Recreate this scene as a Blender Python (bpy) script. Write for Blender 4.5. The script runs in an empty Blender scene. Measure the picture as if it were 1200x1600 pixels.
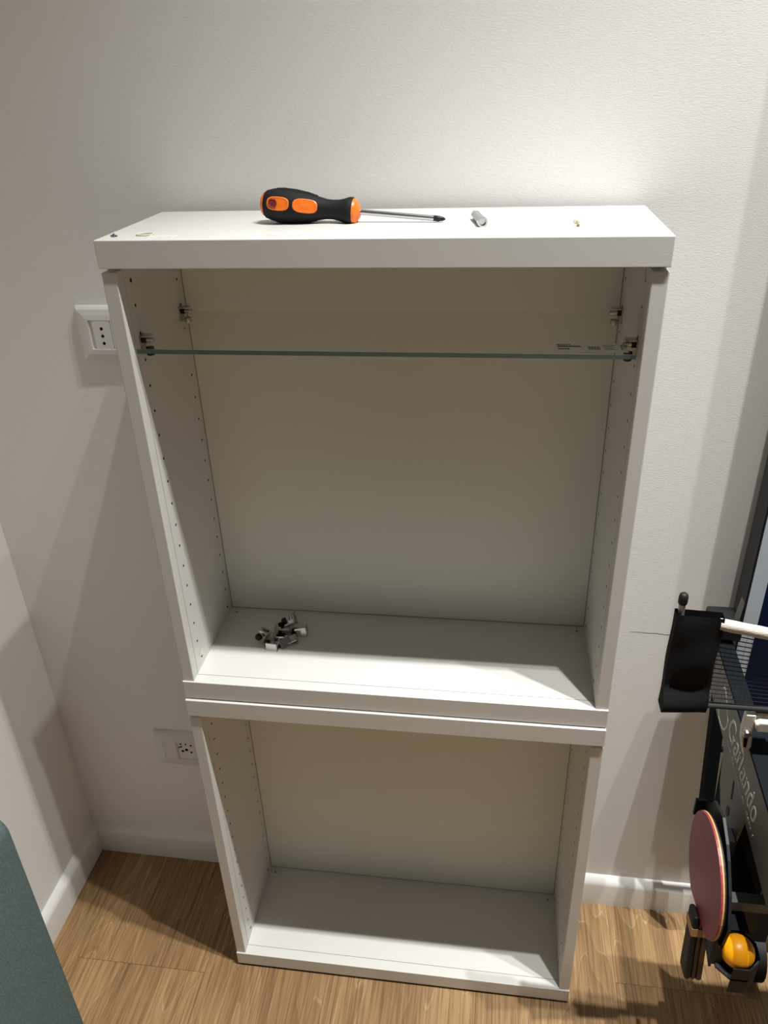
import bpy, bmesh, math, random
from mathutils import Vector, Matrix

random.seed(7)
S = bpy.context.scene
COL = S.collection
LIFT = 0.006                       # everything is measured from the shelf bottom; floor is 6 mm lower

# ------------------------------------------------------------------ camera
def camera():
    yaw, pitch, roll = -0.152664, 0.506910, 0.036397
    cy, sy, cp, sp = math.cos(yaw), math.sin(yaw), math.cos(pitch), math.sin(pitch)
    fwd = Vector((sy * cp, cy * cp, -sp))
    right = Vector((cy, -sy, 0.0))
    down = fwd.cross(right)
    c, s = math.cos(roll), math.sin(roll)
    r2 = c * right + s * down
    d2 = -s * right + c * down
    cam = bpy.data.cameras.new('camera')
    ob = bpy.data.objects.new('camera', cam)
    M = Matrix((r2, -d2, -fwd)).transposed().to_4x4()
    M.translation = Vector((0.131679, -1.028885, 1.435075 + LIFT))
    ob.matrix_world = M
    cam.sensor_fit = 'VERTICAL'
    cam.sensor_height = 36.0
    cam.lens = 1234.08 / 1600 * 36.0
    cam.clip_start = 0.01
    COL.objects.link(ob)
    S.camera = ob
camera()

# ------------------------------------------------------------------ world, lamps, exposure
w = bpy.data.worlds.new('world')
S.world = w
w.use_nodes = True
w.node_tree.nodes['Background'].inputs[0].default_value = (1.0, 0.93, 0.86, 1)
w.node_tree.nodes['Background'].inputs[1].default_value = 0.0

def spot(name, loc, power, color, angle=160, blend=1.0, radius=0.012):
    l = bpy.data.lights.new(name, 'SPOT')
    l.energy = power
    l.color = color
    l.spot_size = math.radians(angle)
    l.spot_blend = blend
    l.shadow_soft_size = radius
    o = bpy.data.objects.new(name, l)
    o.location = loc
    o.rotation_euler = Vector((0.42, -0.80, -1.0)).to_track_quat('-Z', 'Y').to_euler()   # heads turned into the room
    COL.objects.link(o)
    return o
WARM = (1.0, 0.996, 0.96)
spot('ceiling_spotlight', (0.430, -0.450, 3.0 + LIFT), 245, WARM)
spot('ceiling_spotlight', (0.655, -0.420, 3.0 + LIFT), 355, WARM)
spot('ceiling_spotlight', (0.880, -0.440, 3.0 + LIFT), 245, WARM)
# added soft fill from behind the camera, no real fixture; lifts the ambient level
al = bpy.data.lights.new('added_fill_light', 'AREA')
al.shape = 'RECTANGLE'
al.size, al.size_y = 2.0, 1.2
al.energy = 1.2
al.color = (1.0, 0.93, 0.85)
ao = bpy.data.objects.new('added_fill_light', al)
ao.location = (0.1, -2.6, 3.05)
COL.objects.link(ao)

S.view_settings.view_transform = 'Standard'
S.view_settings.look = 'None'
S.view_settings.exposure = 0.0
S.view_settings.gamma = 1.0
S.view_settings.use_curve_mapping = False

# ------------------------------------------------------------------ materials
def mat(name, col, rough=0.5, metal=0.0, spec=0.5, bump=None, mottling=None):
    m = bpy.data.materials.new(name)
    m.use_nodes = True
    nt = m.node_tree
    b = nt.nodes['Principled BSDF']
    b.inputs['Base Color'].default_value = (*col, 1)
    b.inputs['Roughness'].default_value = rough
    b.inputs['Metallic'].default_value = metal
    b.inputs['Specular IOR Level'].default_value = spec
    tc = nt.nodes.new('ShaderNodeTexCoord')
    if mottling:
        sc, amt = mottling
        n = nt.nodes.new('ShaderNodeTexNoise')
        n.inputs['Scale'].default_value = sc
        n.inputs['Detail'].default_value = 4
        nt.links.new(tc.outputs['Object'], n.inputs['Vector'])
        r = nt.nodes.new('ShaderNodeValToRGB')
        r.color_ramp.elements[0].position = 0.3
        r.color_ramp.elements[1].position = 0.7
        r.color_ramp.elements[0].color = (*[c * (1 - amt) for c in col], 1)
        r.color_ramp.elements[1].color = (*[min(1, c * (1 + amt)) for c in col], 1)
        nt.links.new(n.outputs['Fac'], r.inputs['Fac'])
        nt.links.new(r.outputs['Color'], b.inputs['Base Color'])
    if bump:
        sc, strength, dist, stretch = bump
        mp = nt.nodes.new('ShaderNodeMapping')
        mp.inputs['Scale'].default_value = stretch
        nt.links.new(tc.outputs['Object'], mp.inputs['Vector'])
        n = nt.nodes.new('ShaderNodeTexNoise')
        n.inputs['Scale'].default_value = sc
        n.inputs['Detail'].default_value = 3
        nt.links.new(mp.outputs['Vector'], n.inputs['Vector'])
        bp = nt.nodes.new('ShaderNodeBump')
        bp.inputs['Strength'].default_value = strength
        bp.inputs['Distance'].default_value = dist
        nt.links.new(n.outputs['Fac'], bp.inputs['Height'])
        nt.links.new(bp.outputs['Normal'], b.inputs['Normal'])
    return m

def wood_floor():
    m = bpy.data.materials.new('oak_plank')
    m.use_nodes = True
    nt = m.node_tree
    L = nt.links.new
    b = nt.nodes['Principled BSDF']
    b.inputs['Roughness'].default_value = 0.55
    b.inputs['Specular IOR Level'].default_value = 0.35
    tc = nt.nodes.new('ShaderNodeTexCoord')
    oi = nt.nodes.new('ShaderNodeObjectInfo')
    off = nt.nodes.new('ShaderNodeVectorMath'); off.operation = 'MULTIPLY_ADD'
    comb = nt.nodes.new('ShaderNodeCombineXYZ')
    for k in range(3):
        L(oi.outputs['Random'], comb.inputs[k])
    L(comb.outputs[0], off.inputs[0])
    off.inputs[1].default_value = (7.3, 13.1, 5.0)
    L(tc.outputs['Object'], off.inputs[2])
    # cathedral grain: distorted bands along the plank
    mp = nt.nodes.new('ShaderNodeMapping')
    mp.inputs['Scale'].default_value = (1.0, 0.16, 1.0)
    L(off.outputs[0], mp.inputs['Vector'])
    nz = nt.nodes.new('ShaderNodeTexNoise')
    nz.inputs['Scale'].default_value = 7.0
    nz.inputs['Detail'].default_value = 2.5
    nz.inputs['Distortion'].default_value = 0.4
    L(mp.outputs[0], nz.inputs['Vector'])
    mul = nt.nodes.new('ShaderNodeMath'); mul.operation = 'MULTIPLY'; mul.inputs[1].default_value = 17.0
    L(nz.outputs['Fac'], mul.inputs[0])
    fr = nt.nodes.new('ShaderNodeMath'); fr.operation = 'FRACT'
    L(mul.outputs[0], fr.inputs[0])
    # fine pores
    mp2 = nt.nodes.new('ShaderNodeMapping')
    mp2.inputs['Scale'].default_value = (330.0, 7.0, 1.0)
    L(off.outputs[0], mp2.inputs['Vector'])
    nf = nt.nodes.new('ShaderNodeTexNoise')
    nf.inputs['Scale'].default_value = 1.0
    nf.inputs['Detail'].default_value = 4
    nf.inputs['Roughness'].default_value = 0.65
    L(mp2.outputs[0], nf.inputs['Vector'])
    # slow tone
    mp3 = nt.nodes.new('ShaderNodeMapping')
    mp3.inputs['Scale'].default_value = (9.0, 1.6, 1.0)
    L(off.outputs[0], mp3.inputs['Vector'])
    ns = nt.nodes.new('ShaderNodeTexNoise')
    ns.inputs['Scale'].default_value = 1.0
    ns.inputs['Detail'].default_value = 3
    L(mp3.outputs[0], ns.inputs['Vector'])
    r1 = nt.nodes.new('ShaderNodeValToRGB')
    e = r1.color_ramp.elements
    e[0].position = 0.0; e[0].color = (0.385, 0.245, 0.120, 1)
    e[1].position = 1.0; e[1].color = (0.300, 0.179, 0.080, 1)
    k = r1.color_ramp.elements.new(0.90); k.color = (0.322, 0.196, 0.090, 1)
    k = r1.color_ramp.elements.new(0.96); k.color = (0.455, 0.320, 0.180, 1)
    L(fr.outputs[0], r1.inputs['Fac'])
    r2 = nt.nodes.new('ShaderNodeValToRGB')
    e = r2.color_ramp.elements
    e[0].position = 0.34; e[0].color = (0.58, 0.53, 0.47, 1)
    e[1].position = 0.62; e[1].color = (1.12, 1.12, 1.12, 1)
    L(nf.outputs['Fac'], r2.inputs['Fac'])
    r3 = nt.nodes.new('ShaderNodeValToRGB')
    e = r3.color_ramp.elements
    e[0].position = 0.3; e[0].color = (0.72, 0.69, 0.65, 1)
    e[1].position = 0.7; e[1].color = (1.12, 1.12, 1.10, 1)
    L(ns.outputs['Fac'], r3.inputs['Fac'])
    m1 = nt.nodes.new('ShaderNodeMixRGB'); m1.blend_type = 'MULTIPLY'; m1.inputs[0].default_value = 1
    m2 = nt.nodes.new('ShaderNodeMixRGB'); m2.blend_type = 'MULTIPLY'; m2.inputs[0].default_value = 1
    L(r1.outputs[0], m1.inputs[1]); L(r2.outputs[0], m1.inputs[2])
    L(m1.outputs[0], m2.inputs[1]); L(r3.outputs[0], m2.inputs[2])
    L(m2.outputs[0], b.inputs['Base Color'])
    bp = nt.nodes.new('ShaderNodeBump')
    bp.inputs['Strength'].default_value = 0.25
    bp.inputs['Distance'].default_value = 0.0004
    L(nf.outputs['Fac'], bp.inputs['Height'])
    L(bp.outputs['Normal'], b.inputs['Normal'])
    return m

def glass(name, tint, gloss=1.0):
    """thin clear pane: mostly transparent with a fresnel reflection"""
    m = bpy.data.materials.new(name)
    m.use_nodes = True
    nt = m.node_tree
    nt.nodes.remove(nt.nodes['Principled BSDF'])
    out = nt.nodes['Material Output']
    tr = nt.nodes.new('ShaderNodeBsdfTransparent'); tr.inputs[0].default_value = (*tint, 1)
    gl = nt.nodes.new('ShaderNodeBsdfGlossy'); gl.inputs['Roughness'].default_value = 0.02
    fr = nt.nodes.new('ShaderNodeFresnel'); fr.inputs[0].default_value = 1.45
    mx = nt.nodes.new('ShaderNodeMixShader')
    geo = nt.nodes.new('ShaderNodeNewGeometry')
    front = nt.nodes.new('ShaderNodeMath'); front.operation = 'SUBTRACT'; front.inputs[0].default_value = 1.0
    both = nt.nodes.new('ShaderNodeMath'); both.operation = 'MULTIPLY'
    nt.links.new(geo.outputs['Backfacing'], front.inputs[1])
    nt.links.new(fr.outputs[0], both.inputs[0])
    nt.links.new(front.outputs[0], both.inputs[1])
    nt.links.new(both.outputs[0], mx.inputs[0])
    nt.links.new(tr.outputs[0], mx.inputs[1])
    nt.links.new(gl.outputs[0], mx.inputs[2])
    nt.links.new(mx.outputs[0], out.inputs[0])
    return m

M = dict(
    wall=mat('wall_paint', (0.86, 0.85, 0.835), 0.85, spec=0.2, bump=(520, 0.22, 0.0010, (0.5, 1, 1.5))),
    white=mat('white_foil', (0.70, 0.695, 0.67), 0.38, bump=(60, 0.10, 0.0004, (1, 14, 14))),
    backp=mat('white_back_board', (0.75, 0.745, 0.67), 0.55, bump=(500, 0.1, 0.0003, (1, 1, 1))),
    farwall=mat('darkened_room_shell', (0.16, 0.16, 0.155), 0.9, spec=0.2),  # unseen walls and ceiling, colour darkened to cut the bounced light
    edge=mat('edge_joint', (0.30, 0.27, 0.22), 0.8),
    hole=mat('dark_hole', (0.012, 0.010, 0.008), 0.9, spec=0.1),
    skirt=mat('skirting_paint', (0.80, 0.785, 0.76), 0.42),
    floor=wood_floor(),
    subfloor=mat('dark_joint', (0.10, 0.06, 0.03), 0.9),
    plastic=mat('white_socket_plastic', (0.74, 0.73, 0.71), 0.35),
    glass=glass('clear_glass', (0.975, 0.985, 0.98)),
    glass_edge=mat('green_glass_edge', (0.075, 0.105, 0.088), 0.3),
    nickel=mat('nickel', (0.52, 0.50, 0.47), 0.28, 1.0),
    nickel_b=mat('bright_nickel', (0.55, 0.54, 0.52), 0.2, 1.0),
    steel=mat('steel', (0.55, 0.55, 0.56), 0.25, 1.0),
    rubber=mat('black_rubber', (0.008, 0.008, 0.009), 0.6, spec=0.35),
    grip=mat('black_grip', (0.007, 0.007, 0.008), 0.7, spec=0.3, bump=(900, 0.3, 0.0004, (1, 1, 1))),
    orange=mat('orange_plastic', (0.90, 0.19, 0.015), 0.38),
    darkorange=mat('dark_red_recess', (0.16, 0.012, 0.008), 0.6),
    beige=mat('beige_nylon', (0.72, 0.65, 0.54), 0.45),
    tape=mat('clear_tape_residue', (0.90, 0.89, 0.87), 0.2),
    sticker=mat('white_sticker', (0.92, 0.91, 0.88), 0.5),
    ink=mat('black_ink', (0.03, 0.03, 0.03), 0.6),
    bluegrey=mat('blue_grey_plastic', (0.10, 0.12, 0.17), 0.5),
    navy=mat('navy_playing_surface', (0.002, 0.008, 0.036), 0.6, spec=0.2, mottling=(40, 0.1)),
    chrome=mat('satin_post_steel', (0.42, 0.42, 0.42), 0.3, 0.35),
    line=mat('pale_line_paint', (0.50, 0.55, 0.60), 0.5),
    blackmetal=mat('black_powder_coat', (0.010, 0.011, 0.013), 0.5, spec=0.3),
    darkblue=mat('blue_black_steel', (0.006, 0.008, 0.011), 0.8, spec=0.08),
    greyplate=mat('grey_powder_coat', (0.15, 0.147, 0.138), 0.5),
    print=mat('pale_grey_print', (0.56, 0.55, 0.52), 0.6),
    galv=mat('galvanised_steel', (0.36, 0.42, 0.46), 0.42, 0.6, mottling=(60, 0.25)),
    ivory=mat('ivory_steel', (0.62, 0.58, 0.50), 0.35, 0.2),
    cloth=mat('black_net_cloth', (0.005, 0.005, 0.006), 0.85, spec=0.25, bump=(1500, 0.5, 0.0006, (1, 1, 1))),
    cord=mat('dark_net_cord', (0.012, 0.012, 0.014), 0.8),
    tape_net=mat('cream_net_tape', (0.62, 0.57, 0.50), 0.7, bump=(700, 0.6, 0.001, (0.3, 1, 1))),
    red=mat('red_racket_rubber', (0.27, 0.030, 0.048), 0.42, mottling=(25, 0.12)),
    ply=mat('pale_plywood', (0.50, 0.27, 0.11), 0.5),
    darkwood=mat('dark_brown_wood', (0.055, 0.030, 0.012), 0.5, bump=(60, 0.2, 0.0004, (6, 6, 1))),
    ball=mat('orange_ball', (1.0, 0.40, 0.006), 0.38),
    teal=mat('grey_teal_fabric', (0.105, 0.145, 0.145), 0.95, spec=0.1, bump=(900, 0.8, 0.0015, (1, 1, 1)), mottling=(420, 0.25)),
    leg=mat('dark_leg_wood', (0.03, 0.02, 0.015), 0.5),
)

# ------------------------------------------------------------------ helpers
def obj(name, bm, m, parent=None, smooth=None, bevel=None, seg=2):
    me = bpy.data.meshes.new(name)
    bmesh.ops.recalc_face_normals(bm, faces=bm.faces)
    bm.to_mesh(me)
    bm.free()
    for mm in (m if isinstance(m, (list, tuple)) else [m]):
        me.materials.append(mm)
    o = bpy.data.objects.new(name, me)
    COL.objects.link(o)
    if parent is not None:
        o.parent = parent
    if smooth:
        for p in me.polygons:
            p.use_smooth = True
        if smooth != 'all':
            me.set_sharp_from_angle(angle=math.radians(smooth))
    if bevel:
        md = o.modifiers.new('bevel', 'BEVEL')
        md.width = bevel
        md.segments = seg
        md.limit_method = 'ANGLE'
        md.angle_limit = math.radians(40)
    return o

def thing(name, label, cat, loc=(0, 0, 0), group=None):
    o = bpy.data.objects.new(name, None)
    o.empty_display_size = 0.05
    o.location = loc
    COL.objects.link(o)
    o['label'] = label
    o['category'] = cat
    if group:
        o['group'] = group
    return o

def tag(o, label, cat, group=None):
    o['label'] = label
    o['category'] = cat
    if group:
        o['group'] = group
    return o

def structure(o):
    o['kind'] = 'structure'
    return o

def box(bm, x0, x1, y0, y1, z0, z1, mi=0):
    v = [bm.verts.new(p) for p in ((x0, y0, z0), (x1, y0, z0), (x1, y1, z0), (x0, y1, z0),
                                   (x0, y0, z1), (x1, y0, z1), (x1, y1, z1), (x0, y1, z1))]
    for f in ((0, 1, 2, 3), (4, 5, 6, 7), (0, 1, 5, 4), (1, 2, 6, 5), (2, 3, 7, 6), (3, 0, 4, 7)):
        fc = bm.faces.new([v[i] for i in f])
        fc.material_index = mi
    return v

def B(x0, x1, y0, y1, z0, z1):
    bm = bmesh.new()
    box(bm, x0, x1, y0, y1, z0, z1)
    return bm

def frame_of(d):
    d = Vector(d).normalized()
    a = Vector((0, 0, 1)) if abs(d.z) < 0.9 else Vector((1, 0, 0))
    u = d.cross(a).normalized()
    return d, u, d.cross(u).normalized()

def lathe(bm, p0, d, prof, n=24, cap=True, mi=0):
    """revolve (distance along d, radius) pairs about the axis p0 + t d"""
    d, u, v = frame_of(d)
    p0 = Vector(p0)
    rings = []
    for t, r in prof:
        c = p0 + d * t
        rings.append([bm.verts.new(c + (u * math.cos(2 * math.pi * k / n) + v * math.sin(2 * math.pi * k / n)) * max(r, 1e-5)) for k in range(n)])
    for a, b in zip(rings, rings[1:]):
        for k in range(n):
            f = bm.faces.new((a[k], a[(k + 1) % n], b[(k + 1) % n], b[k]))
            f.material_index = mi
    if cap:
        for r in (rings[0], rings[-1]):
            f = bm.faces.new(r)
            f.material_index = mi
    return rings

def cyl(bm, a, b, r, n=12, mi=0):
    a, b = Vector(a), Vector(b)
    lathe(bm, a, b - a, [(0, r), ((b - a).length, r)], n, True, mi)

def prism(bm, pts, d, mi=0):
    """closed polygon pts (3-D) pushed along vector d"""
    d = Vector(d)
    a = [bm.verts.new(p) for p in pts]
    b = [bm.verts.new(Vector(p) + d) for p in pts]
    n = len(pts)
    for f in [bm.faces.new(a), bm.faces.new(list(reversed(b)))] + [bm.faces.new((a[k], b[k], b[(k + 1) % n], a[(k + 1) % n])) for k in range(n)]:
        f.material_index = mi

def bar(bm, a, b, wx, wy, ref=(0, 1, 0)):
    """rectangular bar from a to b"""
    a, b = Vector(a), Vector(b)
    d = (b - a).normalized()
    u = d.cross(Vector(ref)).normalized()
    v = d.cross(u).normalized()
    pts = [a + u * (sx * wx / 2) + v * (sy * wy / 2) for sx, sy in ((-1, -1), (1, -1), (1, 1), (-1, 1))]
    prism(bm, pts, b - a)

def sweep(bm, prof, path_a, path_b, mi=0):
    pa = [bm.verts.new(path_a(p)) for p in prof]
    pb = [bm.verts.new(path_b(p)) for p in prof]
    n = len(prof)
    bm.faces.new(pa); bm.faces.new(list(reversed(pb)))
    for k in range(n):
        bm.faces.new((pa[k], pb[k], pb[(k + 1) % n], pa[(k + 1) % n]))

def ribbon(bm, pts, widths, place, thick, closed=False):
    """flat stroke along 2-D pts; place((s,t), h) gives the 3-D point at height h off the plate"""
    n = len(pts)
    L, R = [], []
    for i, (p, wd) in enumerate(zip(pts, widths)):
        if closed:
            a, b = pts[(i - 1) % n], pts[(i + 1) % n]
        else:
            a, b = pts[max(0, i - 1)], pts[min(n - 1, i + 1)]
        dx, dy = b[0] - a[0], b[1] - a[1]
        l = math.hypot(dx, dy) or 1
        nx, ny = -dy / l * wd / 2, dx / l * wd / 2
        L.append((p[0] + nx, p[1] + ny)); R.append((p[0] - nx, p[1] - ny))
    m = n if closed else n - 1
    top = [[bm.verts.new(place(q, thick)) for q in side] for side in (L, R)]
    bot = [[bm.verts.new(place(q, 0)) for q in side] for side in (L, R)]
    for i in range(m):
        j = (i + 1) % n
        bm.faces.new((top[0][i], top[0][j], top[1][j], top[1][i]))
        bm.faces.new((bot[0][i], bot[0][j], top[0][j], top[0][i]))
        bm.faces.new((bot[1][i], bot[1][j], top[1][j], top[1][i]))

F = -0.006                                   # floor level
YAW = -0.0105                                # the back wall is a touch out of square
def wy(x, y0):                               # depth of a plane parallel to the back wall
    return y0 + YAW * x

# ------------------------------------------------------------------ room shell
XL, XR, YF, ZC = -0.682, 3.2, -4.2, 3.12
XO = -2.8
bm = bmesh.new()
pts = [(XO, wy(XO, .014), F), (XR, wy(XR, .014), F), (XR, wy(XR, .014) + .1, F), (XO, wy(XO, .014) + .1, F)]
prism(bm, pts, (0, 0, ZC - F))
wall_back = structure(obj('wall_back', bm, M['wall']))
structure(obj('wall_left', B(XO, XL, -0.44, wy(XL, .014), F, ZC), M['wall']))
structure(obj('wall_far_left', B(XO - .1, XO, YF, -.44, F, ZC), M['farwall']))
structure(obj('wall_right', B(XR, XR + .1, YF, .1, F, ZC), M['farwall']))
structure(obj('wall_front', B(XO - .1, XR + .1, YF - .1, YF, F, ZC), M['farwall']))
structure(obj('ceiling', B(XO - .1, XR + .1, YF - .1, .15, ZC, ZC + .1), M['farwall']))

# hairline cracks in the plaster
bm = bmesh.new()
def wallpt(q, h):
    return Vector((q[0], wy(q[0], .014) - h, q[1]))
ribbon(bm, [(.358, .6515), (.372, .6520), (.384, .6512), (.398, .6516), (.411, .6503), (.426, .6500)], [.0006, .0008, .0010, .0012, .0013, .0008], wallpt, .0002)
obj('hairline_crack', bm, M['edge'], wall_back)

fl = structure(obj('floor', B(XO - .1, XR + .1, YF - .1, .15, F - .05, F - .004), M['subfloor']))
PW, PL = 0.2485, 1.28
plank_me = {}
def plank(x0, y0, y1):
    y1 = min(y1, .06); y0 = max(y0, YF)
    if y1 - y0 < .02:
        return
    ln = round(y1 - y0, 4)
    if ln not in plank_me:
        b = B(.0003, PW - .0003, .0003, ln - .0003, -.004, 0)
        me = bpy.data.meshes.new('plank'); b.to_mesh(me); b.free()
        me.materials.append(M['floor'])
        plank_me[ln] = me
    o = bpy.data.objects.new('plank', plank_me[ln])
    o.location = (x0, y0, F)
    COL.objects.link(o)
    o.parent = fl
ends = {0: -.225, 4: -.157, 1: -.83, 2: -.46, 3: -1.02, 5: -.71, -1: -.9}
i0 = int(math.floor((XO + .607) / PW))
for i in range(i0, int((XR + .607) / PW) + 1):
    y = ends.get(i, -random.random() * PL) + PL
    while y > YF:
        plank(-.607 + i * PW, y - PL, y)
        y -= PL

def skirting(name, a, b, nrm):
    """profile (distance off the wall, height) swept from a to b"""
    prof = [(0, 0), (.015, 0), (.015, .055), (.0138, .060), (.010, .065), (.004, .069), (0, .071)]
    bm = bmesh.new()
    a, b, nrm = Vector(a), Vector(b), Vector(nrm)
    sweep(bm, prof, lambda p: a + nrm * p[0] + Vector((0, 0, p[1])), lambda p: b + nrm * p[0] + Vector((0, 0, p[1])))
    return structure(obj(name, bm, M['skirt'], smooth=35))
skirting('baseboard_back', (XL, wy(XL, .014), F), (XR, wy(XR, .014), F), (0, -1, 0))
skirting('baseboard_left', (XL, -.44, F), (XL, wy(XL, .014), F), (1, 0, 0))

# ------------------------------------------------------------------ wall sockets
def bevel_plate(parent, x0, x1, z0, z1, y, d):
    """domed cover plate: rim on the wall, raised flat field, recessed opening drawn by the modules"""
    bm = bmesh.new()
    lev = [(0, 0), (.0012, .55 * d), (.0045, .80 * d), (.012, .94 * d), (.0195, d)]
    rings = []
    for ins, h in lev:
        rings.append([bm.verts.new((x, y - h, z)) for x, z in ((x0 + ins, z0 + ins), (x1 - ins, z0 + ins), (x1 - ins, z1 - ins), (x0 + ins, z1 - ins))])
    for a, b in zip(rings, rings[1:]):
        for k in range(4):
            bm.faces.new((a[k], a[(k + 1) % 4], b[(k + 1) % 4], b[k]))
    inner = [bm.verts.new((v.co.x, y - d + .003, v.co.z)) for v in rings[-1]]
    for k in range(4):
        bm.faces.new((rings[-1][k], rings[-1][(k + 1) % 4], inner[(k + 1) % 4], inner[k]))
    bm.faces.new(inner)
    return obj('cover_plate', bm, M['plastic'], parent, bevel=.0008)

# upper outlet: first module shows, the rest is behind the cabinet
t = thing('wall_socket', 'white wall socket with three round holes, the upper one, half behind the tall cabinet', 'socket', (-.40, wy(-.4, .014), 1.12))
y = 0
bevel_plate(t, -.0595, .0665, -.0365, .0435, y, .013)
def module(parent, x0, x1, holes, name='socket_module', z0=-.0225, z1=.0265, y=-.0125):
    o = obj(name, B(x0, x1, y, y + .010, z0, z1), M['plastic'], parent, bevel=.0006)
    if holes:
        bm = bmesh.new()
        for hx, hz, r in holes:
            lathe(bm, (hx, y - .0002, hz), (0, 1, 0), [(0, r), (.0004, r)], 12)
        obj('pin_hole', bm, M['hole'], o)
    return o
for k in range(3):
    x0 = -.0345 + k * .0272
    module(t, x0, x0 + .0265, [(x0 + .0132, .0125, .0023), (x0 + .0132, .002, .0023), (x0 + .0132, -.0085, .0023)])

# lower outlet: blank module, then a sunk round-pin socket
t = thing('wall_socket', 'white wall socket with a blank cover and sunken multi-hole outlet, low beside the lower cabinet', 'socket', (-.432, wy(-.432, .014), .309))
bevel_plate(t, -.060, .062, -.042, .042, 0, .012)
module(t, -.0415, -.0155, [], 'blank_module', -.0245, .0245, -.0112)
bm = bmesh.new()
# sunk well: frame of four sides and floor
for (a, b, c, d) in ((-.0150, -.0138, -.0245, .0245), (.0398, .041, -.0245, .0245), (-.0138, .0398, -.0245, -.0215), (-.0138, .0398, .0215, .0245)):
    box(bm, a, b, -.0112, -.0092, c, d)
obj('socket_frame', bm, M['plastic'], t)
o = obj('socket_well', B(-.0138, .0398, -.0096, -.0090, -.0215, .0215), M['plastic'], t)
bm = bmesh.new()
for hx, hz, r in ((-.006, .017, .0018), (.004, .017, .0018), (-.006, .010, .0022), (.004, .003, .0032), (-.004, -.001, .0028), (.014, .015, .0020), (.013, -.003, .0022), (-.0105, .008, .0018)):
    lathe(bm, (hx, -.0099, hz), (0, 1, 0), [(0, r), (.0005, r)], 12)
obj('pin_hole', bm, M['hole'], o)

# ------------------------------------------------------------------ cabinets
def cabinet(label, z0, dy, nh, feet):
    H, TP, TS = .643, .030, .0172
    t = thing('shelf_unit', label, 'cabinet', (0, dy, z0))
    W, D, YB = .30, .20, -.003
    top = bmesh.new()
    box(top, -W, W, -D, YB, H - TP, H)
    obj('top_panel', top, M['white'], t, bevel=.0008)
    # bottom: deep board and a front edging strip behind a hairline joint
    bt = obj('bottom_panel', B(-W, W, -D + .0185, YB, 0, TP), M['white'], t)
    obj('front_edging', B(-W, W, -D, -D + .0181, 0, TP), M['white'], bt, bevel=.0007)
    for s in (-1, 1):
        xa, xb = sorted((s * W * .9995, s * (W - TS)))
        sd = obj('side_panel', B(xa, xb, -D + .020, YB, TP, H - TP), M['white'], t)
        obj('front_edging', B(xa, xb, -D + .0025, -D + .0197, TP + .0002, H - TP - .0045), M['white'], sd, bevel=.0012)
        bm = bmesh.new()
        xi = s * (W - TS)
        for yy, off in ((-.164, 0), (-.032, 0)):
            for k in range(nh):
                zz = .077 + k * .0325
                if zz > H - TP - .02:
                    break
                lathe(bm, (xi + s * .0002, yy, zz), (-s, 0, 0), [(0, .0019), (.0004, .0019)], 8)
        for yy, zz in ((-.164, H - .050), (-.158, .045), (-.034, .045)):
            lathe(bm, (xi + s * .0002, yy, zz), (-s, 0, 0), [(0, .0026), (.0004, .0026)], 8)
        ho = obj('shelf_pin_holes', bm, M['hole'], sd)
        if z0 > .1:                               # round cover caps over the joint screws
            for yy, zz in (((-.158, .0525), (-.027, .0475)) if s < 0 else ((-.158, H - .048),)):
                cb = bmesh.new()
                lathe(cb, (xi, yy, zz), (-s, 0, 0), [(0, .0068), (.0003, .0068), (.0004, .0060), (.00025, .0056)], 24)
                obj('cover_cap', cb, M['backp'], sd, smooth=30)
                cb = bmesh.new()
                lathe(cb, (xi, yy, zz), (-s, 0, 0), [(0, .0073), (.0001, .0073)], 24)
                obj('cap_joint', cb, M['edge'], sd)
        ho['kind'] = 'stuff'
    obj('back_panel', B(-W + TS, W - TS, -.0155, -.0115, TP + .0016, H - TP), M['backp'], t)
    bm = bmesh.new()
    box(bm, -W + TS, W - TS, -.0150, -.0125, TP, TP + .0016)
    for s in (-1, 1):
        xa, xb = sorted((s * (W - TS), s * (W - TS - .0012)))
        box(bm, xa, xb, -.0157, -.0150, TP, H - TP)
        lathe(bm, (s * (W - TS - .012), -.028, TP - .0002), (0, 0, 1), [(0, .0024), (.0005, .0024)], 10)
    obj('back_groove', bm, M['edge'], t)
    bm = bmesh.new()
    for sx in (-1, 1):
        for yy in (-.185, -.02):
            cyl(bm, (sx * .275, yy, -feet), (sx * .275, yy, 0), .008, 12)
            obj('foot_pad', bm, M['rubber'], t)
            bm = bmesh.new()
    bm.free()
    return t
cabinet('white open cabinet standing on the wood floor, empty, under the other cabinet', 0.0, -.0035, 18, .006)
cabinet('white open cabinet on top, with a glass shelf and screwdriver above', .6455, 0.0, 18, .0025)
ZU = .6455 + .030                            # floor of the upper cabinet
ZT = .6455 + .643                            # its top

# ------------------------------------------------------------------ glass shelf
t = thing('glass_shelf', 'clear glass shelf with greenish front edge inside the upper cabinet', 'shelf', (0, 0, 1.1610))
gx, gy0, gy1, gh = .2785, -.1905, -.021, .0052
obj('pane', B(-gx, gx, gy0 + .0006, gy1 - .0006, 0, gh), M['glass'], t)
obj('polished_edge', B(-gx, gx, gy0, gy0 + .0006, 0, gh), M['glass_edge'], t)['label'] = 'greenish front edge of the glass'
sx0, sx1, sy0, sy1 = .196, .272, -.1835, -.154
o = obj('sticker', B(sx0, sx1, sy0, sy1, gh + .0001, gh + .0003), M['sticker'], t)
o['label'] = 'white printed sticker lying on the glass by its front edge'
bm = bmesh.new()
def mark(x0, x1, v0, v1):                     # v from the front edge (0) to the back edge (1) of the sticker
    box(bm, x0, x1, sy0 + (sy1 - sy0) * v0, sy0 + (sy1 - sy0) * v1, gh + .0003, gh + .0004)
x = .198
for wd in (.0030, .0022, .0026, .0018, .0024):
    mark(x, x + wd, .82, .92); x += wd + .0007
mark(.198, .2235, .60, .72)
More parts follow.
